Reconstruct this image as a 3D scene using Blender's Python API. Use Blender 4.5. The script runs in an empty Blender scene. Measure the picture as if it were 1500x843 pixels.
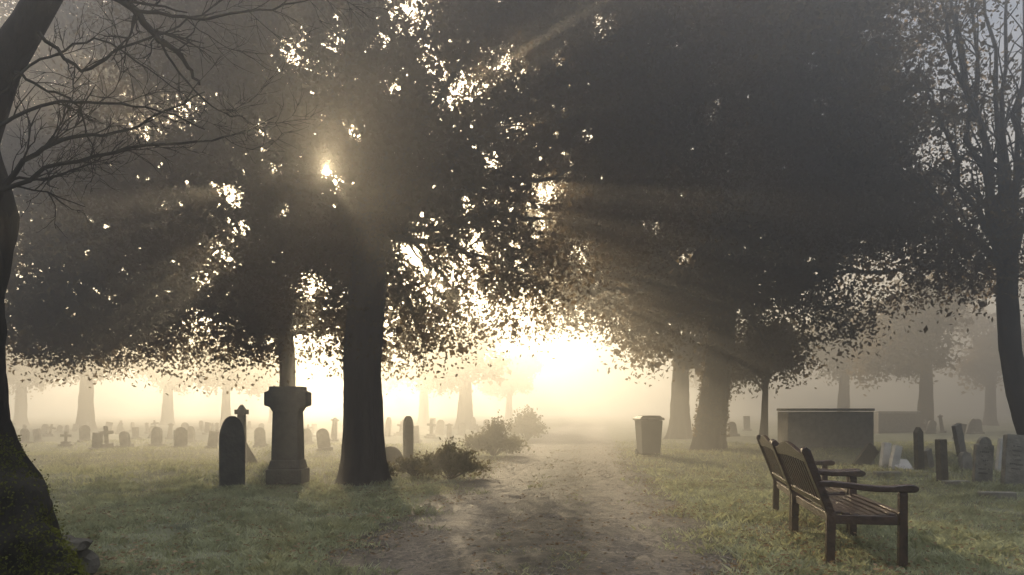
import bpy, math, random
import numpy as np
from mathutils import Vector, noise, Matrix
random.seed(7); rng=np.random.default_rng(7)
S=bpy.context.scene; C=S.collection
CAMH=1.3; F=1100.0; HZ=600.0
def P(u,v,d): return Vector(((u-750)/F*d, d, CAMH-(v-HZ)/F*d))
def G(u,v):
    d=CAMH*F/(v-HZ); return Vector(((u-750)/F*d,d,0))
SV=Vector((-.248,1,.314)).normalized()
# ---------- materials
def newmat(name):
    m=bpy.data.materials.new(name); m.use_nodes=True
    nt=m.node_tree; nt.nodes.clear()
    out=nt.nodes.new('ShaderNodeOutputMaterial'); return m,nt,out
def surf(name,c1,c2,scale=5,rough=.8,bump=.3,bscale=None,c3=None,stretch=(1,1,1),detail=6,spec=.3,dist=.03):
    m,nt,out=newmat(name); N=nt.nodes.new; L=nt.links.new
    b=N('ShaderNodeBsdfPrincipled'); b.inputs['Roughness'].default_value=rough
    b.inputs['Specular IOR Level'].default_value=spec
    tc=N('ShaderNodeTexCoord'); mp=N('ShaderNodeMapping'); mp.inputs['Scale'].default_value=stretch
    L(tc.outputs['Object'],mp.inputs['Vector'])
    n=N('ShaderNodeTexNoise'); n.inputs['Scale'].default_value=scale; n.inputs['Detail'].default_value=detail; n.inputs['Roughness'].default_value=.65
    L(mp.outputs[0],n.inputs['Vector'])
    r=N('ShaderNodeValToRGB'); e=r.color_ramp.elements
    e[0].position=.35; e[0].color=(*c1,1); e[1].position=.65; e[1].color=(*c2,1)
    if c3: x=e.new(.85); x.color=(*c3,1)
    L(n.outputs['Fac'],r.inputs['Fac']); L(r.outputs[0],b.inputs['Base Color'])
    if bump:
        n2=N('ShaderNodeTexNoise'); n2.inputs['Scale'].default_value=bscale or scale*4; n2.inputs['Detail'].default_value=5
        L(mp.outputs[0],n2.inputs['Vector'])
        bp=N('ShaderNodeBump'); bp.inputs['Strength'].default_value=bump; bp.inputs['Distance'].default_value=dist
        L(n2.outputs['Fac'],bp.inputs['Height']); L(bp.outputs[0],b.inputs['Normal'])
    L(b.outputs[0],out.inputs['Surface']); return m
def leafmat(name,c1,c2,tr=.25,trc=(.12,.11,.03),sc=1.3):
    m,nt,out=newmat(name); N=nt.nodes.new; L=nt.links.new
    g=N('ShaderNodeNewGeometry'); n=N('ShaderNodeTexNoise'); n.inputs['Scale'].default_value=sc; n.inputs['Detail'].default_value=6; n.inputs['Roughness'].default_value=.65
    L(g.outputs['Position'],n.inputs['Vector'])
    r=N('ShaderNodeValToRGB'); r.color_ramp.elements[0].position=.38; r.color_ramp.elements[1].position=.64
    r.color_ramp.elements[0].color=(*c1,1); r.color_ramp.elements[1].color=(*c2,1)
    L(n.outputs['Fac'],r.inputs['Fac'])
    d=N('ShaderNodeBsdfDiffuse'); t=N('ShaderNodeBsdfTranslucent'); t.inputs['Color'].default_value=(*trc,1)
    L(r.outputs[0],d.inputs['Color'])
    mx=N('ShaderNodeMixShader'); mx.inputs[0].default_value=tr
    L(d.outputs[0],mx.inputs[1]); L(t.outputs[0],mx.inputs[2]); L(mx.outputs[0],out.inputs['Surface']); return m
BARK=surf('bark',(.028,.021,.015),(.08,.062,.045),6,.9,.9,14,stretch=(1,1,.25))
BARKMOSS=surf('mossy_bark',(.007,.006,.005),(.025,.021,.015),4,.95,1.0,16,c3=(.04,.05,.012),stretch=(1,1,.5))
MOSS=leafmat('moss',(.03,.038,.007),(.17,.18,.03),.25,(.2,.2,.03),5)
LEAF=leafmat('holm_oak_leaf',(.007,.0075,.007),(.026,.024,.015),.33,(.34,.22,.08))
LEAFB=leafmat('bush_leaf',(.022,.026,.012),(.07,.068,.03),.35,(.24,.2,.07))
STONE=surf('weathered_stone',(.13,.118,.095),(.28,.255,.21),7,.8,.4,30,c3=(.12,.13,.08))
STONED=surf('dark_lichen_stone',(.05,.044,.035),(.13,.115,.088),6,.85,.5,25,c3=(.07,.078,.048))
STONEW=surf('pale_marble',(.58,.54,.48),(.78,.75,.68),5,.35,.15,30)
WOOD=surf('weathered_dark_wood',(.032,.017,.011),(.095,.05,.031),9,.26,.35,30,spec=.8)
BINM=surf('dark_grey_green_plastic',(.05,.05,.043),(.08,.08,.068),4,.5,.05,20)
ENGR=surf('engraved_lettering',(.02,.02,.017),(.04,.036,.032),12,.9,0)
# ---------- mesh helpers
class MB:
    def __init__(s): s.v=[]; s.f=[]
    def tube(s,pts,rad,seg=8,cap=True):
        pts=[Vector(p) for p in pts]; n=len(pts); base=len(s.v); a=None
        for i,p in enumerate(pts):
            t=(pts[min(i+1,n-1)]-pts[max(i-1,0)])
            if t.length<1e-6: t=Vector((0,0,1))
            t.normalize()
            if a is None:
                a=t.orthogonal().normalized()
            else:
                a=(a-t*a.dot(t)); a=a.normalized() if a.length>1e-5 else t.orthogonal().normalized()
            b=t.cross(a)
            for k in range(seg):
                an=2*math.pi*k/seg; s.v.append(p+(a*math.cos(an)+b*math.sin(an))*rad[i])
        for i in range(n-1):
            for k in range(seg):
                k2=(k+1)%seg; s.f.append((base+i*seg+k,base+i*seg+k2,base+(i+1)*seg+k2,base+(i+1)*seg+k))
        if cap:
            s.f.append(tuple(base+k for k in range(seg))[::-1]); s.f.append(tuple(base+(n-1)*seg+k for k in range(seg)))
    def box(s,c,size,rot=None,taper=1.0):
        b=len(s.v); c=Vector(c)
        for z in(-.5,.5):
            tp=taper if z>0 else 1
            for x,y in((-.5,-.5),(.5,-.5),(.5,.5),(-.5,.5)):
                q=Vector((x*size[0]*tp,y*size[1]*tp,z*size[2]))
                if rot: q=rot@q
                s.v.append(c+q)
        for f in((3,2,1,0),(4,5,6,7),(0,1,5,4),(1,2,6,5),(2,3,7,6),(3,0,4,7)): s.f.append(tuple(b+i for i in f))
    def prism(s,outline,y0,y1):
        b=len(s.v); n=len(outline)
        for y in(y0,y1):
            for x,z in outline: s.v.append(Vector((x,y,z)))
        s.f.append(tuple(b+i for i in range(n))); s.f.append(tuple(b+n+i for i in range(n))[::-1])
        for i in range(n):
            j=(i+1)%n; s.f.append((b+j,b+i,b+n+i,b+n+j))
    def obj(s,name,mat,smooth=False,bevel=0,kind=None,link=True):
        me=bpy.data.meshes.new(name); me.from_pydata([tuple(v) for v in s.v],[],s.f); me.materials.append(mat)
        if smooth: me.polygons.foreach_set('use_smooth',[True]*len(me.polygons))
        me.update(); o=bpy.data.objects.new(name,me)
        if bevel:
            md=o.modifiers.new('bevel','BEVEL'); md.width=bevel; md.segments=2; md.limit_method='ANGLE'
        if link: C.objects.link(o)
        if kind: o['kind']=kind
        return o
def quads(name,V,mat):
    n=len(V)//4; me=bpy.data.meshes.new(name)
    me.vertices.add(n*4); me.vertices.foreach_set('co',V.astype(np.float32).ravel())
    me.loops.add(n*4); me.loops.foreach_set('vertex_index',np.arange(n*4,dtype=np.int32))
    me.polygons.add(n); me.polygons.foreach_set('loop_start',np.arange(0,n*4,4,dtype=np.int32))
    me.polygons.foreach_set('loop_total',np.full(n,4,dtype=np.int32))
    me.materials.append(mat); me.update(calc_edges=True)
    o=bpy.data.objects.new(name,me); C.objects.link(o); return o
def leafverts(c,L,W,flat=0.0):
    n=len(c); L=L*rng.uniform(.6,1.3,(n,1)); W=W*rng.uniform(.6,1.3,(n,1))
    a=rng.normal(size=(n,3)); a[:,2]-=.3; a/=np.linalg.norm(a,axis=1,keepdims=True)
    b=rng.normal(size=(n,3)); b-=a*(a*b).sum(1,keepdims=True); b/=np.linalg.norm(b,axis=1,keepdims=True)
    if flat:
        a[:,2]*=1-flat; b[:,2]*=1-flat
    V=np.empty((n,4,3)); V[:,0]=c-a*L/2; V[:,1]=c+b*W/2; V[:,2]=c+a*L/2; V[:,3]=c-b*W/2
    return V.reshape(-1,3)
def tag(o,label,cat,group=None):
    o['label']=label; o['category']=cat
    if group: o['group']=group
def empty(name,loc):
    e=bpy.data.objects.new(name,None); e.empty_display_size=.3; e.location=loc; C.objects.link(e); return e
def parent(ch,par):
    ch.parent=par; ch.matrix_parent_inverse=Matrix.Translation(-par.location)
# ---------- terrain
def pathc(y): return .15+(y-6)*.088+ .0006*max(0,y-20)**2
def pathw(y): return 1.85-.012*(y-6) if y<16 else 1.73+.004*(y-16)
def hgt(x,y):
    k=min(max((abs(x-pathc(y))-2.0)/2.5,0),1)
    return k*(.05*math.sin(x*.9+y*.5)+.05*math.sin(y*.7-x*.35+1)+.03*noise.noise(Vector((x*.8,y*.8,0))))
def axis(a,b,fa,fb,fine,grow):
    v=[fa]; 
    while v[-1]<fb: v.append(v[-1]+fine)
    st=fine
    while v[-1]<b: st*=grow; v.append(v[-1]+st)
    w=[fa]; st=fine
    while w[-1]>a: st*=grow; w.append(w[-1]-st)
    return w[:0:-1]+v
xs=axis(-300,300,-14,16,.25,1.18); ys=axis(-60,400,2,32,.25,1.15)
g=MB(); nx=len(xs)
for y in ys:
    for x in xs: g.v.append(Vector((x,y,hgt(x,y))))
for j in range(len(ys)-1):
    for i in range(nx-1): a=j*nx+i; g.f.append((a,a+1,a+nx+1,a+nx))
GROUND=surf('grassy_soil',(.07,.073,.04),(.20,.20,.12),2.2,.95,.8,25,c3=(.17,.14,.08))
ground=g.obj('ground',GROUND,True,kind='structure')
# path
pm=MB(); NX=44
y=-5.0; pys=[]
while y<70: pys.append(y); y+=.06 if y<14 else .4
for y in pys:
    wl=pathw(y)+.15*noise.noise(Vector((0,y*.7,3)))+.1*noise.noise(Vector((0,y*3,3)))
    wr=pathw(y)+.15*noise.noise(Vector((9,y*.7,3)))+.1*noise.noise(Vector((9,y*3,7)))
    for i in range(NX+1):
        t=i/NX*2-1; x=pathc(y)+(t*wl if t<0 else t*wr)
        e=1-abs(t)**6
        z=.006+e*(.020+.016*noise.noise(Vector((x*2.5,y*2.5,0)))+.020*noise.noise(Vector((x*7,y*7,4)))+.04*math.exp(-(t*3.2)**2)-.006)
        pm.v.append(Vector((x,y,max(z,.005)+hgt(x,y))))
for j in range(len(pys)-1):
    for i in range(NX): a=j*(NX+1)+i; pm.f.append((a,a+1,a+NX+2,a+NX+1))
def pathmat():
    m,nt,out=newmat('compacted_earth'); N=nt.nodes.new; L=nt.links.new
    b=N('ShaderNodeBsdfPrincipled'); b.inputs['Roughness'].default_value=.66; b.inputs['Specular IOR Level'].default_value=.38
    g=N('ShaderNodeNewGeometry'); at=N('ShaderNodeAttribute'); at.attribute_name='cross'
    n=N('ShaderNodeTexNoise'); n.inputs['Scale'].default_value=3.2; n.inputs['Detail'].default_value=10; n.inputs['Roughness'].default_value=.7
    L(g.outputs['Position'],n.inputs['Vector'])
    n2=N('ShaderNodeTexNoise'); n2.inputs['Scale'].default_value=20; n2.inputs['Detail'].default_value=8; n2.inputs['Roughness'].default_value=.8; L(g.outputs['Position'],n2.inputs['Vector'])
    ma=N('ShaderNodeMath'); ma.operation='SUBTRACT'; L(at.outputs['Fac'],ma.inputs[0]); ma.inputs[1].default_value=.55
    mb_=N('ShaderNodeMath'); mb_.operation='ABSOLUTE'; L(ma.outputs[0],mb_.inputs[0])
    mc=N('ShaderNodeMath'); mc.operation='MULTIPLY_ADD'; L(n.outputs['Fac'],mc.inputs[0]); mc.inputs[1].default_value=.9; mc.inputs[2].default_value=-.45
    md=N('ShaderNodeMath'); md.operation='ADD'; L(mb_.outputs[0],md.inputs[0]); L(mc.outputs[0],md.inputs[1])
    r=N('ShaderNodeValToRGB'); r.color_ramp.elements[0].position=.05; r.color_ramp.elements[0].color=(.22,.18,.135,1); r.color_ramp.elements[1].position=.38; r.color_ramp.elements[1].color=(.085,.07,.047,1)
    L(md.outputs[0],r.inputs['Fac'])
    r2=N('ShaderNodeValToRGB'); r2.color_ramp.elements[0].position=.4; r2.color_ramp.elements[0].color=(.3,.3,.3,1); r2.color_ramp.elements[1].position=.64; r2.color_ramp.elements[1].color=(1.6,1.57,1.5,1)
    L(n2.outputs['Fac'],r2.inputs['Fac'])
    mx=N('ShaderNodeMix'); mx.data_type='RGBA'; mx.blend_type='MULTIPLY'; mx.inputs[0].default_value=1; L(r.outputs[0],mx.inputs[6]); L(r2.outputs[0],mx.inputs[7]); L(mx.outputs[2],b.inputs['Base Color'])
    bp=N('ShaderNodeBump'); bp.inputs['Strength'].default_value=1; bp.inputs['Distance'].default_value=.05; L(n2.outputs['Fac'],bp.inputs['Height']); L(bp.outputs[0],b.inputs['Normal'])
    L(b.outputs[0],out.inputs['Surface']); return m
path=pm.obj('path',pathmat(),True,kind='structure')
at=path.data.attributes.new('cross','FLOAT','POINT'); at.data.foreach_set('value',[abs(i/NX*2-1) for _ in pys for i in range(NX+1)])
# pebbles
n=8000; yy=5+rng.random(n)**1.6*14; t=rng.uniform(-1,1,n)
xx=np.array([pathc(a) for a in yy])+t*1.7
base=np.array([[-1,-1,0],[1,-1,0],[1,1,0],[-1,1,0],[0,0,1]])*.5
pb=MB()
for i in range(n):
    s=random.uniform(.006,.02)*(1+yy[i]*.03); a=random.random()*6.28; ca,sa=math.cos(a),math.sin(a); b0=len(pb.v)
    z0=.024+.04*math.exp(-(t[i]*3.2)**2)+hgt(xx[i],yy[i])
    for q in base: pb.v.append(Vector((xx[i]+(q[0]*ca-q[1]*sa)*s*1.3,yy[i]+(q[0]*sa+q[1]*ca)*s,z0-.008+q[2]*s*.9)))
    for f in((0,1,4),(1,2,4),(2,3,4),(3,0,4)): pb.f.append(tuple(b0+k for k in f))
pb.obj('gravel',surf('pebble',(.06,.05,.037),(.30,.25,.2),25,.7,0),kind='stuff')
# fallen leaves
n=26000; yy=5+rng.random(n)**1.5*20; xx=np.array([pathc(a) for a in yy])+rng.normal(0,3.6,n)
off=np.abs(xx-np.array([pathc(a) for a in yy])); dn=np.array([noise.noise(Vector((a*.9,b*.9,2))) for a,b in zip(xx,yy)])
k=(rng.random(n)<np.where((off>.45)&(off<1.2),.2,1))&(rng.random(n)<.5+dn*1.6); xx,yy=xx[k],yy[k]
z=np.array([hgt(a,b) for a,b in zip(xx,yy)])+.045+rng.random(len(xx))*.025
o=quads('fallen_leaves',leafverts(np.stack([xx,yy,z],1),.052,.034,.6),leafmat('dead_leaf',(.07,.047,.027),(.42,.30,.19),.3,(.32,.2,.09),9)); o['kind']='stuff'
# grass
def grass(n,y0,y1,pw,h,w):
    yy=y0+rng.random(n)**pw*(y1-y0); xx=rng.uniform(-1,1,n)*(.76*yy+.5)
    off=np.abs(xx-np.array([pathc(a) for a in yy]))
    edge=1.55+.2*np.sin(yy*2.1+xx)+.2*np.sin(yy*5.3)+.12*np.sin(yy*11+xx*3)
    cl=np.array([noise.noise(Vector((a*1.3,b*1.3,5)))+.5*noise.noise(Vector((a*4,b*4,9))) for a,b in zip(xx,yy)])
    k=(off>edge+rng.random(n)*.9-.3)&(rng.random(n)<.75+cl*.8)
    mid=(off<.42)&(rng.random(n)<.14+cl*.5)
    k|=mid
    xx,yy,cl=xx[k],yy[k],cl[k]; m=len(xx)
    zz=np.array([hgt(a,b) for a,b in zip(xx,yy)])
    H=h*rng.uniform(.4,1.3,m)*(1+cl*.9)*np.where(mid[k],.5,1)+np.where(mid[k],.035,0); a=rng.random(m)*6.28; W=w*rng.uniform(.7,1.3,m)
    dx,dy=np.cos(a)*W,np.sin(a)*W; lx,ly=rng.normal(0,.6,m)*H,rng.normal(0,.6,m)*H
    V=np.empty((m,4,3))
    V[:,0]=np.stack([xx-dx,yy-dy,zz-.01],1); V[:,1]=np.stack([xx+dx,yy+dy,zz-.01],1)
    V[:,2]=np.stack([xx+dx*.5+lx*.4,yy+dy*.5+ly*.4,zz+H*.6],1); V[:,3]=np.stack([xx+lx,yy+ly,zz+H],1)
    return V.reshape(-1,3)
GM=leafmat('grass_blade',(.10,.11,.055),(.60,.62,.42),.4,(.5,.5,.28),3.2)
V=np.concatenate([grass(190000,4.5,13,1.3,.055,.006),grass(80000,12,30,1.2,.065,.012)])
o=quads('grass',V,GM); o['kind']='stuff'
# ---------- tree crowns
GAPS=[(477,255,10,.98),(490,282,7,.9),(430,78,36,.88),(490,60,20,.8),(600,10,44,.88),(670,130,34,.93),(640,100,26,.8),(735,95,30,.8),
(270,165,24,.88),(215,190,28,.78),(803,280,30,.93),(790,320,24,.85),(606,365,28,.9),(650,400,38,.8),(690,368,28,.8),(340,285,26,.9),(350,335,26,.85),
(325,375,32,.85),(300,405,24,.8),(455,420,30,.85),(750,185,26,.8),(880,40,22,.8),(1365,220,50,.95),(1395,90,80,.95),(1200,150,14,.85),(1190,95,13,.85),
(400,250,14,.85),(520,195,15,.85),(575,130,16,.8),(560,480,28,.75),(440,500,30,.8),(700,440,32,.75),(300,470,30,.7),(200,400,28,.55),(820,90,16,.8),
(480,110,16,.8),(690,300,18,.8),(640,330,16,.8),(860,200,14,.8),(1000,380,26,.8),(1270,50,18,.8),(1250,400,32,.75),(900,430,30,.8),(1120,400,24,.75),(1470,60,60,.95),(1450,230,50,.9),(1330,40,30,.85),(770,460,30,.8),(240,310,18,.65),(1150,480,28,.8),(960,330,16,.8),(1040,170,12,.8),(720,240,15,.8),(560,60,15,.8),(1200,520,26,.75),(1060,460,24,.75),(1310,400,34,.8),(850,370,26,.8),(380,190,16,.8),(420,310,15,.8)]
grr=random.Random(3)
for _ in range(360):
    b_=grr.choice(GAPS[:60]); GAPS.append((b_[0]+grr.gauss(0,60),b_[1]+grr.gauss(0,48),grr.uniform(3,6),1))
def carve(c,amount=1.0):
    cam=np.array([0,0,CAMH]); keep=np.ones(len(c),bool)
    ph=.8*np.sin(c[:,0]*13.1+1.3*np.sin(c[:,2]*9.3))*np.sin(c[:,2]*14.7+c[:,0]*5.1)+.6*np.sin(c[:,0]*5.1+1.3*np.sin(c[:,2]*4.3))*np.sin(c[:,2]*5.7+c[:,0]*2.1)
    rel=c-cam; rel=rel.astype(np.float32)
    rr=rng.random(len(c))
    for u,v,r,s in GAPS:
        ax=np.array(P(u,v,1.0))-cam; ax/=np.linalg.norm(ax); ax=ax.astype(np.float32)
        t=rel@ax; d=np.linalg.norm(rel-t[:,None]*ax,axis=1); R=r/F*t
        q=np.clip(1.36-d/R*1.0+.78*ph,0,1)*min(s*1.05,.985)
        q[d>R*1.6]=0
        keep&=rr>q*amount
    return keep
def crown_pts(lobes,n,clump=.4,per=60,shell=.35):
    vol=np.array([l[3]*l[4]*l[5]*(l[6] if len(l)>6 else 1) for l in lobes]); vol/=vol.sum(); out=[]
    for l,w in zip(lobes,vol):
        k=max(2,int(n*w/per)); d=rng.normal(size=(k,3)); d/=np.linalg.norm(d,axis=1,keepdims=True)
        r=rng.random((k,1))**(shell)
        cen=np.array(l[:3])+d*r*np.array(l[3:6])
        p=np.repeat(cen,per,0)+rng.normal(size=(k*per,3))*clump*np.array([1,1,.7])
        out.append(p)
    return np.concatenate(out)
def lobe(u,v,d,rx,ry,rz,w=1): p=P(u,v,d); return (p.x,p.y,p.z,rx,ry,rz,w)
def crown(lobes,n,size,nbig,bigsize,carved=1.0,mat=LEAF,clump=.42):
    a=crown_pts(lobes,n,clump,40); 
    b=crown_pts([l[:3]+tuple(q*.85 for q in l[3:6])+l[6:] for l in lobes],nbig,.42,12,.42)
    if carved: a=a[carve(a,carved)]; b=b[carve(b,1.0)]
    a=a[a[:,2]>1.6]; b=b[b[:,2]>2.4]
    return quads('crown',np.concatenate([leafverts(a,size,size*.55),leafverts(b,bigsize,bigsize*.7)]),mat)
def trunkmesh(mb,pts,rad,seg=28,roots=6,flare=.6,fl_h=.5,seed=0,rough=.06):
    pts=[Vector(p) for p in pts]
    P2=[];R2=[]
    for i in range(len(pts)-1):
        m=max(3,int((pts[i+1]-pts[i]).length/.08))
        for k in range(m):
            t=k/m; P2.append(pts[i].lerp(pts[i+1],t)); R2.append(rad[i]*(1-t)+rad[i+1]*t)
    P2.append(pts[-1]);R2.append(rad[-1]); b=len(mb.v); z0=pts[0].z
    for p,r in zip(P2,R2):
        for k in range(seg):
            a=2*math.pi*k/seg; h=(p.z-z0)
            f=1+flare*math.exp(-max(h,0)/fl_h*1.6)*(.55+.45*math.cos(roots*a+seed+.6*math.sin(a*2)))
            nn=noise.noise(Vector((math.cos(a)*2.2,math.sin(a)*2.2,p.z*.9+seed)))*2.2*rough+noise.noise(Vector((math.cos(a)*7,math.sin(a)*7,p.z*1.6+seed)))*rough+noise.noise(Vector((math.cos(a)*16,math.sin(a)*16,p.z*5+seed)))*rough*.5
            rr=r*f*(1+nn); mb.v.append(p+Vector((math.cos(a)*rr,math.sin(a)*rr,0)))
    for i in range(len(P2)-1):
        for k in range(seg):
            k2=(k+1)%seg; mb.f.append((b+i*seg+k,b+i*seg+k2,b+(i+1)*seg+k2,b+(i+1)*seg+k))
def sunblocks(pts):
    o=Vector((0,0,CAMH))
    for i in range(len(pts)-1):
        for k in range(4):
            p=pts[i].lerp(pts[i+1],k/4); r=p-o; t=r.dot(SV)
            if (r-SV*t).length<.38: return True
    return False
def limb(mb,a,b,r0,r1,sag=.3,sub=4,wob=.25,subl=1.2,seg=8):
    a=Vector(a);b=Vector(b);n=8;pts=[]
    L=(b-a).length
    for i in range(n+1):
        t=i/n; p=a.lerp(b,t); p+=Vector((random.uniform(-1,1),random.uniform(-1,1),random.uniform(-1,1)))*wob*L*.12*math.sin(t*math.pi)
        p.z+=math.sin(t*math.pi)*sag*L*.2; pts.append(p)
    if sunblocks(pts): return
    rad=[r0+(r1-r0)*(i/n)**.8 for i in range(n+1)]
    mb.tube(pts,rad,seg)
    for s in range(sub):
        i=random.randint(2,n-1); d=(pts[i+1]-pts[i]).normalized()
        dd=(d+Vector((random.uniform(-1,1),random.uniform(-1,1),random.uniform(-.5,1)))*.9).normalized()
        q=[pts[i]]; 
        for k in range(5):
            dd=(dd+Vector((random.uniform(-1,1),random.uniform(-1,1),random.uniform(-1,1)))*.28).normalized(); q.append(q[-1]+dd*subl*.25)
        if sunblocks(q): continue
        r=rad[i]*.5; mb.tube(q,[r*(1-k/6) for k in range(6)],6)
    return pts
def tree(name,base,tpts,trad,lobes,cr,label,cat='tree',flare=.6,roots=6,limbs=None,group=None,sub=5,ivy=None,tm=BARK,lr=.45,sag=.3):
    e=empty(name,base); mb=MB(); trunkmesh(mb,tpts,trad,flare=flare,roots=roots,seed=base[0])
    top=Vector(tpts[-1])
    for l in (limbs if limbs is not None else lobes):
        st=Vector(tpts[-2]).lerp(top,random.uniform(.3,1))
        limb(mb,st,Vector(l[:3]),trad[-1]*lr,.025,sag,sub)
    t=mb.obj('trunk',tm,True); parent(t,e)
    c=crown(*cr[0],**cr[1]); parent(c,e)
    if ivy:
        k,(z0,z1),sz=ivy; pts=[]
        tp=[Vector(q) for q in tpts]
        for _ in range(k):
            z=random.uniform(z0,z1)
            for i in range(len(tp)-1):
                if tp[i].z<=z<=tp[i+1].z:
                    f=(z-tp[i].z)/(tp[i+1].z-tp[i].z); p=tp[i].lerp(tp[i+1],f); r=trad[i]*(1-f)+trad[i+1]*f
                    a=random.random()*6.28; rr=r*(1.0+random.random()**2*.22)
                    pts.append((p.x+math.cos(a)*rr,p.y+math.sin(a)*rr,z)); break
        iv=quads('ivy',leafverts(np.array(pts),sz,sz*.8),LEAF); parent(iv,e)
    tag(e,label,cat,group); return e
# Tree B
bB=G(532,703); x,y0=bB.x,bB.y
lB=[lobe(530,190,15,3.6,2.6,3.6,1.2),lobe(560,330,15,2.0,1.8,1.6),lobe(660,420,15,1.9,1.6,1.15,1.2),lobe(760,400,15.5,1.2,1.5,1.2),lobe(760,190,15.5,3.2,2.4,3.2),
    lobe(300,260,15.5,2.8,2.2,2.3,1.2),lobe(330,90,15.5,2.6,2.4,2.4,.9),lobe(640,-20,15,4,2.5,2.4),lobe(940,40,15.5,3.6,2.4,2.8),lobe(930,250,16.5,2.6,2,2.2),lobe(610,480,15,.9,1.1,.7),lobe(480,440,15.6,1.2,1.2,1.3,1.2),lobe(820,-60,15,3,2.5,1.6),
    lobe(430,330,16,1.8,1.6,1.8,1.2),lobe(640,260,16,2.2,1.6,2),lobe(850,330,17,1.6,1.5,1.4,.9),lobe(850,130,16.5,2.5,2,2.4),lobe(450,20,16,2.6,2,2,1.2),lobe(500,-130,15.5,4,2.4,2,.8)]
tree('holm_oak_tree',bB,[(x,y0,-.1),(x,y0,.8),(x-.02,y0,2),(x+.05,y0+.1,3.6),(x+.1,y0+.3,5.2)],[.42,.37,.34,.33,.26],lB,
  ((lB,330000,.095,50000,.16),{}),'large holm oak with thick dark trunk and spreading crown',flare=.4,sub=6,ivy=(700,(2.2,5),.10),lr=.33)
# Tree A
bA=G(421,668); x,y0=bA.x,bA.y
lA=[lobe(150,430,20,3.6,2.2,1.9,1.3),lobe(330,440,19.5,2.6,2,1.9,1.2),lobe(80,470,19,1.8,1.6,1.1,1.3),lobe(250,330,21,3.2,2.4,2.4),lobe(420,400,21,2,2,2.5),lobe(120,270,24,4.5,2.5,3),lobe(250,60,24,5,3,4,.8),lobe(30,120,26,4,2.5,4,.5),lobe(560,480,20,1.6,1.4,1.1),lobe(480,200,24,3,2,3,.8)]
tree('holm_oak_tree',bA,[(x,y0,-.1),(x,y0,1),(x,y0,2.6),(x-.1,y0,4.2)],[.27,.24,.22,.2],lA,
  ((lA,200000,.12,40000,.20),{}),'holm oak with slim trunk behind the stone monument',flare=.4)
# Tree C
bC=G(1042,657); x,y0=bC.x,bC.y
lC=[lobe(1050,230,25,7,4,6),lobe(1060,370,25,3.6,3,2.4),lobe(890,400,24,2.6,2.4,2.2,.7),lobe(950,490,23.5,1.2,1.4,1.2,.8),lobe(1180,430,24,2.4,2.2,2.2,.5),lobe(1240,460,23.5,1.0,1.2,1.1,.7),
    lobe(1130,515,23.5,.9,1.1,.8,.6),lobe(1290,330,25,2.8,2.5,2.4,.8),lobe(1250,150,24,4,3,5,.9),lobe(1350,400,24,1.8,1.4,1.1,.6),lobe(1440,390,25,1.6,1.4,.9,.6),lobe(830,330,25,1.8,2,2.4),lobe(800,440,25,1.0,1.2,1.2,.9)]
tree('holm_oak_tree',bC,[(x-.1,y0,-.1),(x,y0,1),(x+.2,y0,2.4),(x+.35,y0,3.6),(x+.3,y0,5.5)],[.54,.49,.45,.45,.4],lC,
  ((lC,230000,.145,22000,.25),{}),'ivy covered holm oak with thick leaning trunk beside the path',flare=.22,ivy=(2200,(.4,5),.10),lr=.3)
# Tree D
bD=P(1530,600,16.5); bD.z=0; x,y0=P(1500,600,16.5).x,bD.y
lD=[lobe(1260,120,17,2.8,2.2,3.4,1.2),lobe(1130,60,17.5,2.2,2.2,2.6,1.2),lobe(1440,120,16.5,1.9,2,3.2,.10),lobe(1420,300,16.5,1.5,1.6,1.7,.5),lobe(1540,250,16.5,1.6,1.6,3,.3),lobe(1350,370,17,1.2,1.2,.9,1),lobe(1430,400,16.5,1,1,.6,1),lobe(1250,270,17.5,1.8,1.6,1.6),
    lobe(1350,180,18.5,1.3,1.6,3.4,.45)]
tips=[P(1372,-30,16.5),P(1400,20,16.2),P(1420,-50,16.3),P(1440,-40,16.8),P(1475,-30,16.3),P(1500,-60,16.6),P(1520,-40,16.5),P(1350,120,16.8),P(1560,60,16.5),P(1330,250,17),P(1385,-60,16.9)]
tree('ivy_clad_tree',bD,[(x+.55,y0,-.1),(x+.2,y0,.8),(x-.1,y0,1.6),(x-.3,y0,2.6),(x-.38,y0,4),(x-.35,y0,4.6)],[.34,.28,.24,.22,.21,.2],lD,
  ((lD,100000,.10,9000,.18),dict(carved=.9)),'tall ash tree with many upright branches and thin foliage',flare=.25,limbs=[tuple(t) for t in tips],sub=12,lr=.5,sag=-.25)
# far trees
FAR=[(125,49,.55,3.2),(245,62,.5,3.6),(30,60,.5,3.4),(680,50,.6,2.2),(620,66,.5,3),(400,70,.4,3.5),(995,34,.5,3.4),(1118,28,.16,1.3),(1355,46,.5,3.4),(1235,56,.5,3.6),(1450,62,.5,3.6),(745,75,.4,2.2),(330,52,.35,2.6),(1060,70,.5,3.4),(530,80,.4,4)]
for i,(u,d,r,cr) in enumerate(FAR):
    b=P(u,600,d); b.z=0; h=cr*1.1+1.2
    if i==7: h=2.9
    ll=[(b.x+random.uniform(-.5,.5)*cr,b.y,h+.3*cr,cr*.8,cr*.8,cr*.8,1)]+[(b.x+random.uniform(-.9,.9)*cr,b.y+random.uniform(-.6,.6)*cr,h+random.uniform(-.35,1.1)*cr,cr*.55,cr*.5,cr*.4,1) for _ in range(6)]
    tree('distant_tree',b,[(b.x,b.y,-.1),(b.x+.05,b.y,h*.4),(b.x+.1,b.y,h*.9)],[r,r*.8,r*.6],ll,
      ((ll,6000,.3 if i!=7 else .15,1500,.5 if i!=7 else .25),dict(carved=0)),'misty broadleaf tree standing among the graves',group='trees in the mist',sub=3)
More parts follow.
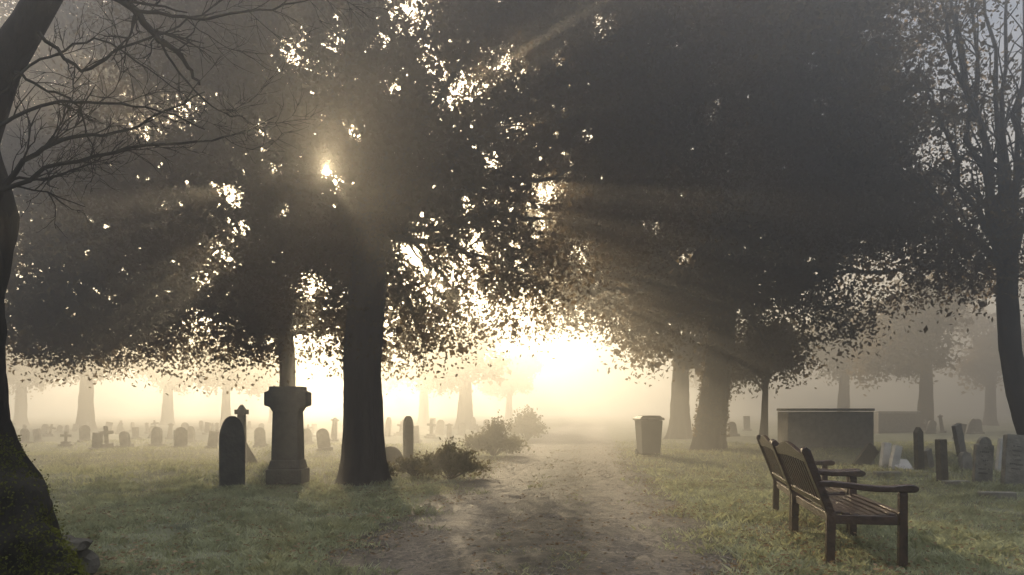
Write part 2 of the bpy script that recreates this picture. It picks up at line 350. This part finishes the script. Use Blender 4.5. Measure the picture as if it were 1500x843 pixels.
# foreground bare tree
def fore():
    b=P(-60,600,4.9); b.z=0; e=empty('bare_tree',b); mb=MB(); D=4.9
    q=lambda u,v,d=D: P(u,v,d)
    tp=[(q(-58,600).x,b.y,-.15),(q(-64,600).x,b.y,.25),(q(-74,700).x,b.y,.7),(q(-86,640).x,b.y,1.1),(q(-94,450).x,b.y,2.0),(q(-78,300).x,b.y,2.65),(q(-62,200).x,b.y,3.1)]
    trunkmesh(mb,tp,[.52,.49,.45,.38,.35,.36,.24],seg=96,roots=5,flare=.3,fl_h=.45,seed=2.1,rough=.15)
    mb.tube([q(-75,320),q(-40,200),q(0,100),q(42,35),(q(85,-40)),q(140,-160)],[.21,.15,.12,.10,.095,.08],16)
    mb.tube([q(-70,320),q(-110,150),q(-150,-50)],[.25,.2,.16],14)
    for rt in ([(-30,690),(20,760),(55,815),(105,865)],[(-60,720),(0,800),(40,870)]):
        i0=len(mb.v); P4=[q(u,v,D-.12*i) for i,(u,v) in enumerate(rt)]; pp=[];rr=[]; R4=[.22,.2,.15,.08]
        for i in range(len(P4)-1):
            for k in range(8): t=k/8; pp.append(P4[i].lerp(P4[i+1],t)); rr.append(R4[i]*(1-t)+R4[i+1]*t)
        mb.tube(pp,rr,32)
        for j in range(i0,len(mb.v)):
            w=mb.v[j]; mb.v[j]=w+Vector((noise.noise(w*5),noise.noise(w*5+Vector((7,0,0))),noise.noise(w*5+Vector((0,9,0)))))*.07+Vector((1,1,1))*noise.noise(w*16)*.02
    def br(pts,r0,r1,d0=4.7,d1=5.1,tw=8,l=.35):
        n=len(pts); w=[q(u,v,d0+(d1-d0)*i/(n-1)) for i,(u,v) in enumerate(pts)]
        ws=[]
        for i in range(n-1):
            p0=w[max(i-1,0)];p1=w[i];p2=w[i+1];p3=w[min(i+2,n-1)]
            for k in range(5):
                t=k/5; ws.append(.5*((2*p1)+(-p0+p2)*t+(2*p0-5*p1+4*p2-p3)*t*t+(-p0+3*p1-3*p2+p3)*t**3)+Vector((random.gauss(0,1),random.gauss(0,1),random.gauss(0,1)))*.008)
        ws.append(w[-1]); m=len(ws); rr=[r0+(r1-r0)*i/(m-1) for i in range(m)]
        mb.tube(ws,rr,8)
        for _ in range(tw):
            i=random.randint(2,m-2); twig(ws[i],(ws[i+1]-ws[i]).normalized(),l*random.uniform(.5,1.4),rr[i]*.45,2)
    def twig(p,d,l,r,dep):
        dd=(d+Vector((random.uniform(-1,1),random.uniform(-1,1),random.uniform(-.9,1.0)))*.8).normalized(); pts=[p]
        for k in range(6):
            dd=(dd+Vector((random.gauss(0,1),random.gauss(0,1),random.gauss(0,1)+.15))*.16).normalized(); pts.append(pts[-1]+dd*l/6)
        r=max(r,.0018); mb.tube(pts,[r*(1-.6*k/6) for k in range(7)],5)
        if dep:
            for _ in range(3): i=random.randint(1,5); twig(pts[i],(pts[i+1]-pts[i]).normalized(),l*.6,r*.6,dep-1)
    br([(-10,300),(50,225),(120,200),(200,185),(300,135)],.018,.004,tw=10)
    br([(-10,290),(90,240),(220,215),(330,200),(405,170)],.015,.003,tw=11)
    br([(-10,285),(30,262),(80,262),(140,235),(180,205)],.011,.003,tw=8)
    br([(-10,190),(80,150),(160,155),(240,165),(300,190)],.012,.003,tw=9)
    br([(60,50),(120,100),(180,70),(280,30),(340,-10)],.013,.004,tw=9)
    br([(110,-40),(190,10),(235,60),(270,90),(292,125)],.030,.008,tw=8)
    br([(190,10),(270,25),(350,18),(430,5),(500,-20)],.012,.003,tw=8)
    br([(20,100),(60,130),(110,150),(130,200),(140,250)],.010,.003,tw=8)
    br([(0,140),(60,90),(140,60),(200,90),(280,150)],.010,.003,tw=8)
    br([(235,60),(270,120),(320,160),(360,175)],.008,.003,tw=7)
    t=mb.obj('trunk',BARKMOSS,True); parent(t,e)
    co=[v for v in t.data.vertices if -.05<v.co.z<1.15 and v.co.x>b.x-.1]
    pts=[]
    for _ in range(26000):
        v=random.choice(co); zz=v.co.z
        if noise.noise(v.co*2.3)*.8+.5-zz*.32>random.random()*.55: pts.append(tuple(v.co+Vector((random.gauss(0,.018),random.gauss(0,.018),random.gauss(0,.025)))))
    ms=quads('moss',leafverts(np.array(pts),.02,.014),MOSS); parent(ms,e)
    tag(e,'gnarled bare tree with mossy trunk and leafless twigs','tree')
fore()
# rock
def rock(loc,s,sd):
    import bmesh
    bm=bmesh.new(); bmesh.ops.create_icosphere(bm,subdivisions=3,radius=1)
    for v in bm.verts:
        k=1+.45*noise.noise(v.co*1.3+Vector((sd,0,0)))+.12*noise.noise(v.co*4); v.co=Vector((v.co.x*s[0]*k,v.co.y*s[1]*k,v.co.z*s[2]*k))
    me=bpy.data.meshes.new('rock'); bm.to_mesh(me); bm.free(); me.materials.append(STONED)
    o=bpy.data.objects.new('rock',me); o.location=loc; C.objects.link(o); tag(o,'rough dark rock at the foot of the mossy trunk','rock')
rock(Vector((P(98,785,5.6).x,5.6,.28)),(.14,.12,.07),1); rock(Vector((P(88,785,5.6).x,5.65,.12)),(.2,.16,.16),5)
# bushes
def bush(u,v,w,h,n,size,label,mat=LEAFB):
    b=G(u,v); e=empty('bush',b); mb=MB()
    pts=[]
    for i in range(40):
        a=random.random()*6.28; rr=random.random()**.8; tip=b+Vector((math.cos(a)*w*rr,math.sin(a)*w*.6*rr,h*random.uniform(.5,1.35)*(1-rr**2*.65)))
        m=b.lerp(tip,.5)+Vector((0,0,h*.15)); mb.tube([b+Vector((0,0,-.02)),m,tip,tip+(tip-m)*.35],[.012,.009,.005,.002],5)
        k=n//40; t=np.random.default_rng(i).random((k,1)); 
        pts.append(np.array(m)*(1-t)+np.array(tip)*t+rng.normal(size=(k,3))*np.array([w*.10,w*.10,h*.11]))
    pts=np.concatenate(pts); pts=pts[pts[:,2]>.02]
    s=mb.obj('stem',BARK); parent(s,e); c=quads('foliage',leafverts(pts,size,size*.6),mat); parent(c,e); tag(e,label,'bush')
bush(660,702,.75,.52,3800,.07,'low leafy bush at the edge of the path')
bush(606,697,.5,.32,1300,.07,'small leafy undergrowth beside the oak trunk')
bush(724,668,.95,.85,3600,.09,'rounded shrub in the mist beside the path')
bush(772,646,.9,1.05,2600,.12,'hazy shrub in the mist beside the path')
bush(560,700,.35,.25,800,.07,'weeds growing at the foot of the oak')
# ---------- monument
def fin(mb,name,mat,loc,rotz=0,tilt=(0,0),bevel=.012,par=None):
    o=mb.obj(name,mat,bevel=bevel); o.location=loc; o.rotation_euler=(tilt[0],tilt[1],rotz); return o
m0=G(422,708); e=empty('stone_cross_monument',m0)
a=MB(); a.box((0,0,.13),(.62,.56,.26)); a.box((0,0,.34),(.57,.50,.16),taper=.88)
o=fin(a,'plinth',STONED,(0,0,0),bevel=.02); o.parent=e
a=MB(); a.box((0,0,.84),(.48,.40,.86),taper=.92); o=fin(a,'shaft',STONED,(0,0,0),bevel=.015); o.parent=e
a=MB(); a.prism([(-.22,1.26),(.22,1.26),(.27,1.34),(.365,1.37),(.365,1.60),(.28,1.63),(.28,1.70),(-.28,1.70),(-.28,1.63),(-.365,1.60),(-.365,1.37),(-.27,1.34)],-.2,.2)
o=fin(a,'cross_head',STONED,(0,0,0),bevel=.015); o.parent=e
tag(e,'dark stone cross monument with broad head on stepped plinth','monument')
# ---------- gravestones
def outline(kind,w,h):
    w2=w/2
    if kind=='round': return [(-w2,0),(w2,0)]+[(w2*math.cos(t),h-w2+w2*math.sin(t)) for t in [math.pi*i/16 for i in range(17)]]
    if kind=='gothic':
        L=[(-w2,0),(w2,0)]; s=h-w*1.0
        for i in range(9): t=i/8; L.append((w2*(1-t**1.7),s+w*1.0*math.sin(t*math.pi/2)))
        return L+[(-x,z) for x,z in L[:1:-1][1:]]
    if kind=='shoulder':
        L=[(-w2,0),(w2,0),(w2,h*.84),(w2*.8,h*.84)]+[(w2*.72*math.cos(t),h*.86+h*.14*math.sin(t)) for t in [math.pi*i/12 for i in range(13)]]+[(-w2*.8,h*.84),(-w2,h*.84)]
        return L
    if kind=='peak': return [(-w2,0),(w2,0),(w2,h*.88),(0,h),(-w2,h*.88)]
    return [(-w2,0),(w2,0),(w2,h*.985),(w2*.9,h),(-w2*.9,h),(-w2,h*.985)]
def grave(loc,w,h,t,kind,rot=0,tilt=(0,0),mat=STONE,label='weathered grey headstone with rounded top in grass',base=True,lines=0,group='gravestones in the churchyard grass'):
    loc=Vector(loc); loc.z=hgt(loc.x,loc.y)-.03
    e=empty('gravestone',loc); e.rotation_euler=(tilt[0],tilt[1],rot)
    a=MB()
    if kind=='cross':
        a.box((0,0,h*.5),(w*.24,t,h)); a.box((-w*.31,0,h*.68),(w*.38,t*.96,w*.24)); a.box((w*.31,0,h*.68),(w*.38,t*.96,w*.24))
    elif kind=='pillar':
        a.box((0,0,h*.42),(w*.7,w*.7,h*.84),taper=.8); a.box((0,0,h*.88),(w*.9,w*.9,h*.08)); a.box((0,0,h*.96),(w*.6,w*.6,h*.08),taper=.3)
    else: a.prism(outline(kind,w,h),-t/2,t/2)
    o=fin(a,'headstone',mat,(0,0,.10 if base else 0),bevel=.01); o.parent=e
    if base:
        a=MB(); a.box((0,0,.05),(w*1.3,t*2.4,.14)); 
        if kind=='cross': a.box((0,0,.16),(w*.8,t*1.9,.1))
        o=fin(a,'plinth',mat,(0,0,0),bevel=.01); o.parent=e
    if lines:
        a=MB()
        for i in range(lines):
            ww=w*random.uniform(.35,.7); n=int(ww/.03); z=h*.78-i*h*.085
            for j in range(n):
                if random.random()<.8: a.box((-ww/2+(j+.5)*.03,-t/2-.001,z),(random.uniform(.012,.024),.004,.022))
        o=fin(a,'inscription',ENGR,(0,0,.1 if base else 0),bevel=0); o.parent=e
    tag(e,label,'gravestone',group); return e
grave(G(340,713),.40,1.22,.14,'gothic',rot=math.radians(30),mat=STONED,base=False,label='tall dark headstone with pointed arch top')
grave(G(354,682),.28,1.42,.3,'pillar',mat=STONE,base=False,label='slim stone pillar grave marker with cap')
grave(G(371,678),.26,.68,.1,'flat',rot=.5,tilt=(0,-.5),base=False,label='broken headstone leaning heavily to one side')
grave(G(598,677),.24,1.12,.12,'gothic',rot=.6,mat=STONED,base=False,label='narrow pointed dark headstone beside oak tree')
grave(G(577,682),.55,.45,.12,'round',rot=.3,tilt=(-.2,-.45),mat=STONED,base=False,label='low headstone tilted against the oak tree')
grave(G(1256,684),.34,.66,.09,'flat',rot=.3,tilt=(.0,.75),mat=STONED,base=False,label='dark flat headstone leaning over in grass')
grave(G(1274,680),.34,.60,.09,'flat',rot=.9,tilt=(.0,.4),mat=STONE,base=False,label='leaning grey slab next to others')
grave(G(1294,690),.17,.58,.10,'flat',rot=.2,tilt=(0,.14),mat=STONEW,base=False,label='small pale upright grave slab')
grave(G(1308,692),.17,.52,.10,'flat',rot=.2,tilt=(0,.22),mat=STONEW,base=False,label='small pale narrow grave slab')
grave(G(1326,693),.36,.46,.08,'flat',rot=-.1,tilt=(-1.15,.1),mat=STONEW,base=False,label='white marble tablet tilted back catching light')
grave(G(1347,694),.15,.90,.12,'peak',rot=.2,tilt=(0,-.04),mat=STONED,base=False,label='narrow dark headstone with peaked top')
grave(G(1363,690),.22,.5,.09,'flat',rot=.6,tilt=(0,-.3),mat=STONE,base=False,label='short grey slab leaning on its neighbour')
grave(G(1381,713),.14,.78,.12,'flat',rot=.2,tilt=(0,-.05),mat=STONED,base=False,label='narrow square headstone seen edge on')
grave(G(1415,694),.3,.45,.1,'round',rot=.4,tilt=(-.2,.2),mat=STONE,base=False,label='low rounded grave marker tilted in grass')
grave(G(1438,716),.27,.82,.11,'shoulder',rot=-.15,tilt=(0,.05),lines=7,base=False,label='carved headstone with shouldered top and engraved lines')
grave(G(1484,718),.34,.86,.13,'flat',rot=-.1,tilt=(-.12,.12),lines=6,mat=STONE,base=False,label='large square headstone with engraved lines')
grave(G(1465,692),.20,.74,.1,'flat',rot=.1,tilt=(0,.12),mat=STONEW,base=False,label='pale narrow headstone behind the square one')
grave(G(1410,668),.3,.9,.12,'flat',rot=.5,tilt=(0,-.3),label='leaning grey headstone near the tree')
for (u,v,w_,r_) in ((1460,728,.5,-.1),(1400,716,.45,.2),(1300,704,.5,.1)):
    b=G(u,v); a=MB(); a.box((0,0,.03),(w_,.14,.12)); o=fin(a,'kerb_stone',STONE,(b.x,b.y,hgt(b.x,b.y)),r_,bevel=.015); tag(o,'low stone grave kerb lying in the grass','grave kerb','low grave kerbs in the grass')
far=[(30,655,28,'round'),(58,650,24,'flat'),(92,660,26,'cross'),(118,652,22,'round'),(143,664,28,'flat'),(161,663,40,'cross'),(185,660,22,'round'),(205,652,20,'flat'),(236,662,28,'round'),(263,663,30,'shoulder'),(284,655,24,'gothic'),
(304,661,26,'flat'),(322,655,24,'cross'),(384,656,28,'round'),(455,656,26,'round'),(472,666,42,'round'),(488,650,34,'pillar'),(10,645,18,'round'),(75,643,20,'cross'),(220,643,20,'round'),(170,641,18,'gothic'),(300,640,20,'flat'),(250,645,24,'pillar'),
(40,638,16,'flat'),(60,636,16,'round'),(100,638,18,'gothic'),(128,635,16,'cross'),(150,638,16,'flat'),(195,636,16,'round'),(235,635,16,'cross'),(272,637,17,'round'),(318,636,16,'pillar'),(340,640,18,'round'),(448,640,18,'cross'),(465,636,16,'flat'),
(20,636,15,'cross'),(85,634,14,'round'),(112,633,14,'flat'),(180,633,14,'cross'),(210,634,15,'pillar'),(290,633,14,'round'),(305,634,14,'cross'),(360,634,15,'gothic'),(385,635,15,'round'),
(572,644,28,'gothic'),(588,640,24,'cross'),(612,652,26,'flat'),(628,646,28,'cross'),(645,640,22,'round'),(656,648,28,'pillar'),(668,640,22,'round'),(700,640,22,'cross'),(716,634,20,'round'),(632,632,18,'flat'),(600,632,18,'round'),(688,632,18,'gothic'),(735,632,18,'flat'),
(1075,642,24,'round'),(1092,636,20,'flat'),(985,640,22,'round'),(1385,640,28,'pillar'),(1368,638,22,'round'),(1398,646,26,'flat'),(1418,640,28,'gothic'),(1350,634,20,'cross'),(1432,636,22,'round'),(790,628,16,'cross'),(770,630,18,'round'),(1025,634,18,'flat')]
for u,v,h,kd in far:
    u+=random.uniform(-7,7); v=v-(v-630)*.18+random.uniform(-2,2); h*=random.uniform(.7,1.0)
    p=G(u,v); hh=h*p.y/F; ww={'cross':.45,'pillar':.28,'round':.4,'flat':.36,'shoulder':.42,'gothic':.34}[kd]*min(1,hh/.8+.2)
    grave(p,ww,hh,.12,kd,rot=random.uniform(-.9,.9),tilt=(random.gauss(0,.05),random.gauss(0,.12)),label={'cross':'hazy stone cross grave marker in the mist','pillar':'hazy stone pillar grave marker in the mist','round':'hazy round topped headstone in the mist','flat':'hazy square headstone in the mist','shoulder':'hazy shouldered headstone in the mist','gothic':'hazy pointed headstone in the mist'}[kd])
# ---------- tombs
def tomb(u,v,w,dp,h,label,rot=0,mt=STONE):
    b=G(u,v); e=empty('chest_tomb',b); e.rotation_euler.z=rot
    a=MB(); a.box((0,0,.07),(w+.03,dp+.1,.2)); o=fin(a,'plinth',mt,(0,0,0)); o.parent=e
    a=MB(); a.box((0,0,.17+(h-.27)/2),(w-.03,dp-.06,h-.27)); 
    o=fin(a,'chest',mt,(0,0,0)); o.parent=e
    a=MB(); a.box((0,0,h-.04),(w,dp+.04,.08)); o=fin(a,'lid',mt,(0,0,0),bevel=.02); o.parent=e
    tag(e,label,'tomb')
tomb(1208,660,2.7,1.0,1.33,'large plain dark stone chest tomb with flat top',.0)
tomb(1310,635,2.2,1.2,1.2,'smaller stone chest tomb in the mist',-.05)
# ---------- bin
b=G(950,669); e=empty('wheelie_bin',b); e.rotation_euler.z=.12
a=MB(); a.box((0,0,.53),(.50,.55,.94),taper=1.22); o=fin(a,'body',BINM,(0,0,0),bevel=.03); o.parent=e
a=MB(); a.box((0,0,1.04),(.70,.74,.07),taper=.96); a.prism([(-.31,1.075),(.31,1.075),(.24,1.13),(-.24,1.13)],-.3,.28); a.box((0,-.37,1.02),(.3,.05,.05)); o=fin(a,'lid',BINM,(0,0,0),bevel=.02); o.parent=e
a=MB(); a.tube([(-.28,.40,.98),(.28,.40,.98)],[.018,.018],8); o=fin(a,'handle',BINM,(0,0,0),bevel=0); o.parent=e
for sx in(-.27,.27):
    a=MB(); a.tube([(sx-.03,.24,.1),(sx+.03,.24,.1)],[.1,.1],20); o=fin(a,'wheel',BINM,(0,0,0),bevel=.01); o.parent=e
tag(e,'dark plastic wheelie bin with closed lid beside path','litter bin')
# ---------- benches
def bench(near,far_,label):
    near=Vector((near[0],near[1],0)); far_=Vector((far_[0],far_[1],0)); L=(far_-near).length; ax=(far_-near).normalized()
    rot=math.atan2(ax.y,ax.x); e=empty('park_bench',near); e.rotation_euler.z=rot
    def add(mb,name,bv=.008): o=fin(mb,name,WOOD,(0,0,0),bevel=bv); o.parent=e; return o
    T=.07; W=.60
    def by(z): return (z-.42)*.38
    for sx in(T/2,L-T/2):
        a=MB()
        def pr(out,x0,x1):
            b0=len(a.v); n=len(out)
            for x in(x0,x1):
                for y,z in out: a.v.append(Vector((x,y,z)))
            a.f.append(tuple(b0+i for i in range(n))); a.f.append(tuple(b0+n+i for i in range(n))[::-1])
            for i in range(n): j=(i+1)%n; a.f.append((b0+j,b0+i,b0+n+i,b0+n+j))
        pr([(-.03,0),(.04,0),(.035,.42),(.125,.66),(.235,.94),(.232,.97),(.20,.985),(.165,.955),(.055,.66),(-.04,.42)],sx-T/2,sx+T/2); add(a,'leg')
        a=MB(); pr([(-W,0),(-W+.07,0),(-W+.065,.61),(-W,.61)],sx-T/2,sx+T/2); add(a,'leg')
        top=[(.10,.70),(0,.70),(-.12,.69),(-.24,.675),(-.36,.664),(-.48,.664),(-.58,.676),(-.64,.678),(-.68,.66),(-.685,.635)]
        bot=[(-.66,.612),(-.60,.61),(-.48,.612),(-.36,.612),(-.24,.622),(-.12,.638),(0,.648),(.10,.65)]
        a=MB(); pr(top+bot,sx-.045,sx+.045); add(a,'armrest',.01)
    a=MB(); n=8
    for i in range(n): 
        yy=-.03-(i+.5)*(W-.02)/n; a.box((L/2,yy,.425-.025*math.sin(i/(n-1)*math.pi)),(L-2*T,.054,.024))
    a.box((L/2,-W+.03,.375),(L-2*T-.004,.03,.075)); a.box((L/2,-.01,.375),(L-2*T-.004,.03,.075))
    a.box((T/2,-W/2+.02,.375),(.045,W-.11,.075)); a.box((L-T/2,-W/2+.02,.375),(.045,W-.11,.075))
    add(a,'seat',.004)
    a=MB(); x0,x1=T,L-T
    N=18; b0=len(a.v)
    for i in range(N+1):
        t=i/N; x=x0+(x1-x0)*t; s_=math.sin(t*math.pi); zt=.915+.085*s_**2; zb=.84+.02*s_
        for y,z in((by(zb)-.02,zb),(by(zb)+.022,zb),(by(zt)+.022,zt),(by(zt)-.02,zt)): a.v.append(Vector((x,y,z)))
    for i in range(N):
        for k in range(4): k2=(k+1)%4; a.f.append((b0+i*4+k,b0+i*4+k2,b0+(i+1)*4+k2,b0+(i+1)*4+k))
    a.f.append((b0,b0+3,b0+2,b0+1)); a.f.append(tuple(b0+N*4+k for k in range(4)))
    R=Matrix.Rotation(-math.atan(.38),3,'X')
    a.box((L/2,by(.50),.50),(x1-x0,.035,.06),rot=R)
    ns=13
    for i in range(ns):
        x=x0+(i+.5)*(x1-x0)/ns; a.box((x,by(.68),.68),(.042,.018,.36),rot=R)
    add(a,'backrest',.004)
    tag(e,label,'bench','wooden benches beside the path')
bench((2.68,6.3),(2.95,7.85),'dark wooden slatted park bench with armrests on grass')
bench((3.0,8.0),(3.30,9.4),'dark wooden park bench behind another bench')
# ---------- atmosphere
def mistbox(name,c,s,col,dens,g):
    a=MB(); a.box(c,s); o=a.obj(name,STONE,kind='structure')
    m,nt,out=newmat(name+'_volume'); vs=nt.nodes.new('ShaderNodeVolumeScatter'); vs.inputs['Color'].default_value=(*col,1); vs.inputs['Density'].default_value=dens; vs.inputs['Anisotropy'].default_value=g
    nt.links.new(vs.outputs[0],out.inputs['Volume']); o.data.materials[0]=m; o.display_type='WIRE'
mistbox('mist',(0,70,6),(240,200,14),(1,.97,.915),.028,.75)
sv=SV
el=math.asin(sv.z); az=math.atan2(sv.x,sv.y)
w=bpy.data.worlds.new('World'); S.world=w; w.use_nodes=True; nt=w.node_tree; nt.nodes.clear()
N=nt.nodes.new; L=nt.links.new
sky=N('ShaderNodeTexSky'); sky.sky_type='NISHITA'; sky.sun_disc=False; sky.sun_elevation=el; sky.sun_rotation=az; sky.dust_density=5; sky.air_density=1
bg=N('ShaderNodeBackground'); bg.inputs['Strength'].default_value=.12; L(sky.outputs[0],bg.inputs[0])
tc=N('ShaderNodeTexCoord'); dt=N('ShaderNodeVectorMath'); dt.operation='DOT_PRODUCT'; L(tc.outputs['Generated'],dt.inputs[0]); dt.inputs[1].default_value=sv
mxm=N('ShaderNodeMath'); mxm.operation='MAXIMUM'; L(dt.outputs['Value'],mxm.inputs[0]); mxm.inputs[1].default_value=0
def pw(e,k):
    p=N('ShaderNodeMath'); p.operation='POWER'; L(mxm.outputs[0],p.inputs[0]); p.inputs[1].default_value=e
    q=N('ShaderNodeMath'); q.operation='MULTIPLY'; L(p.outputs[0],q.inputs[0]); q.inputs[1].default_value=k; return q
def addm(x,y):
    q=N('ShaderNodeMath'); q.operation='ADD'; L(x.outputs[0],q.inputs[0]); L(y.outputs[0],q.inputs[1]); return q
ad=addm(addm(pw(12,.5),pw(300,1.2)),pw(6000,90))
bh=N('ShaderNodeBackground'); bh.inputs[0].default_value=(1,.80,.50,1); L(ad.outputs[0],bh.inputs[1])
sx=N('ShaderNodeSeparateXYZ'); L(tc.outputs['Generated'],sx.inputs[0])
mr=N('ShaderNodeMapRange'); mr.interpolation_type='SMOOTHSTEP'; mr.inputs['From Min'].default_value=.6; mr.inputs['From Max'].default_value=.95; mr.inputs['To Min'].default_value=.04; mr.inputs['To Max'].default_value=2.2; L(sx.outputs['Z'],mr.inputs['Value'])  # added zenith glow, out of view, brightens the ground without lifting the haze
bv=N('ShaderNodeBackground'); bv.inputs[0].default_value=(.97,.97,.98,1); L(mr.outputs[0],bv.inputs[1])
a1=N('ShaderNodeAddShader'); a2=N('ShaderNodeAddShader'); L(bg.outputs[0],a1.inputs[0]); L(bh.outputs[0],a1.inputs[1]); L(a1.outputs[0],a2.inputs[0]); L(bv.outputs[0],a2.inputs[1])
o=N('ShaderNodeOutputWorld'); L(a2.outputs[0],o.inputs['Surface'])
sun=bpy.data.lights.new('sun','SUN'); sun.energy=11; sun.angle=math.radians(.6); sun.color=(1,.77,.45)
so=bpy.data.objects.new('sun',sun); so.rotation_euler=(-sv).to_track_quat('-Z','Y').to_euler(); so.location=(-10,40,15); C.objects.link(so)
cam=bpy.data.cameras.new('camera'); cam.sensor_width=36; cam.lens=36*F/1500; cam.shift_y=(HZ-421.5)/1500; cam.clip_end=2000; cam.clip_start=.05
co=bpy.data.objects.new('camera',cam); co.location=(0,0,CAMH); co.rotation_euler=(math.radians(90),0,0); C.objects.link(co); S.camera=co
S.view_settings.view_transform='Standard'; S.view_settings.look='None'; S.view_settings.exposure=0
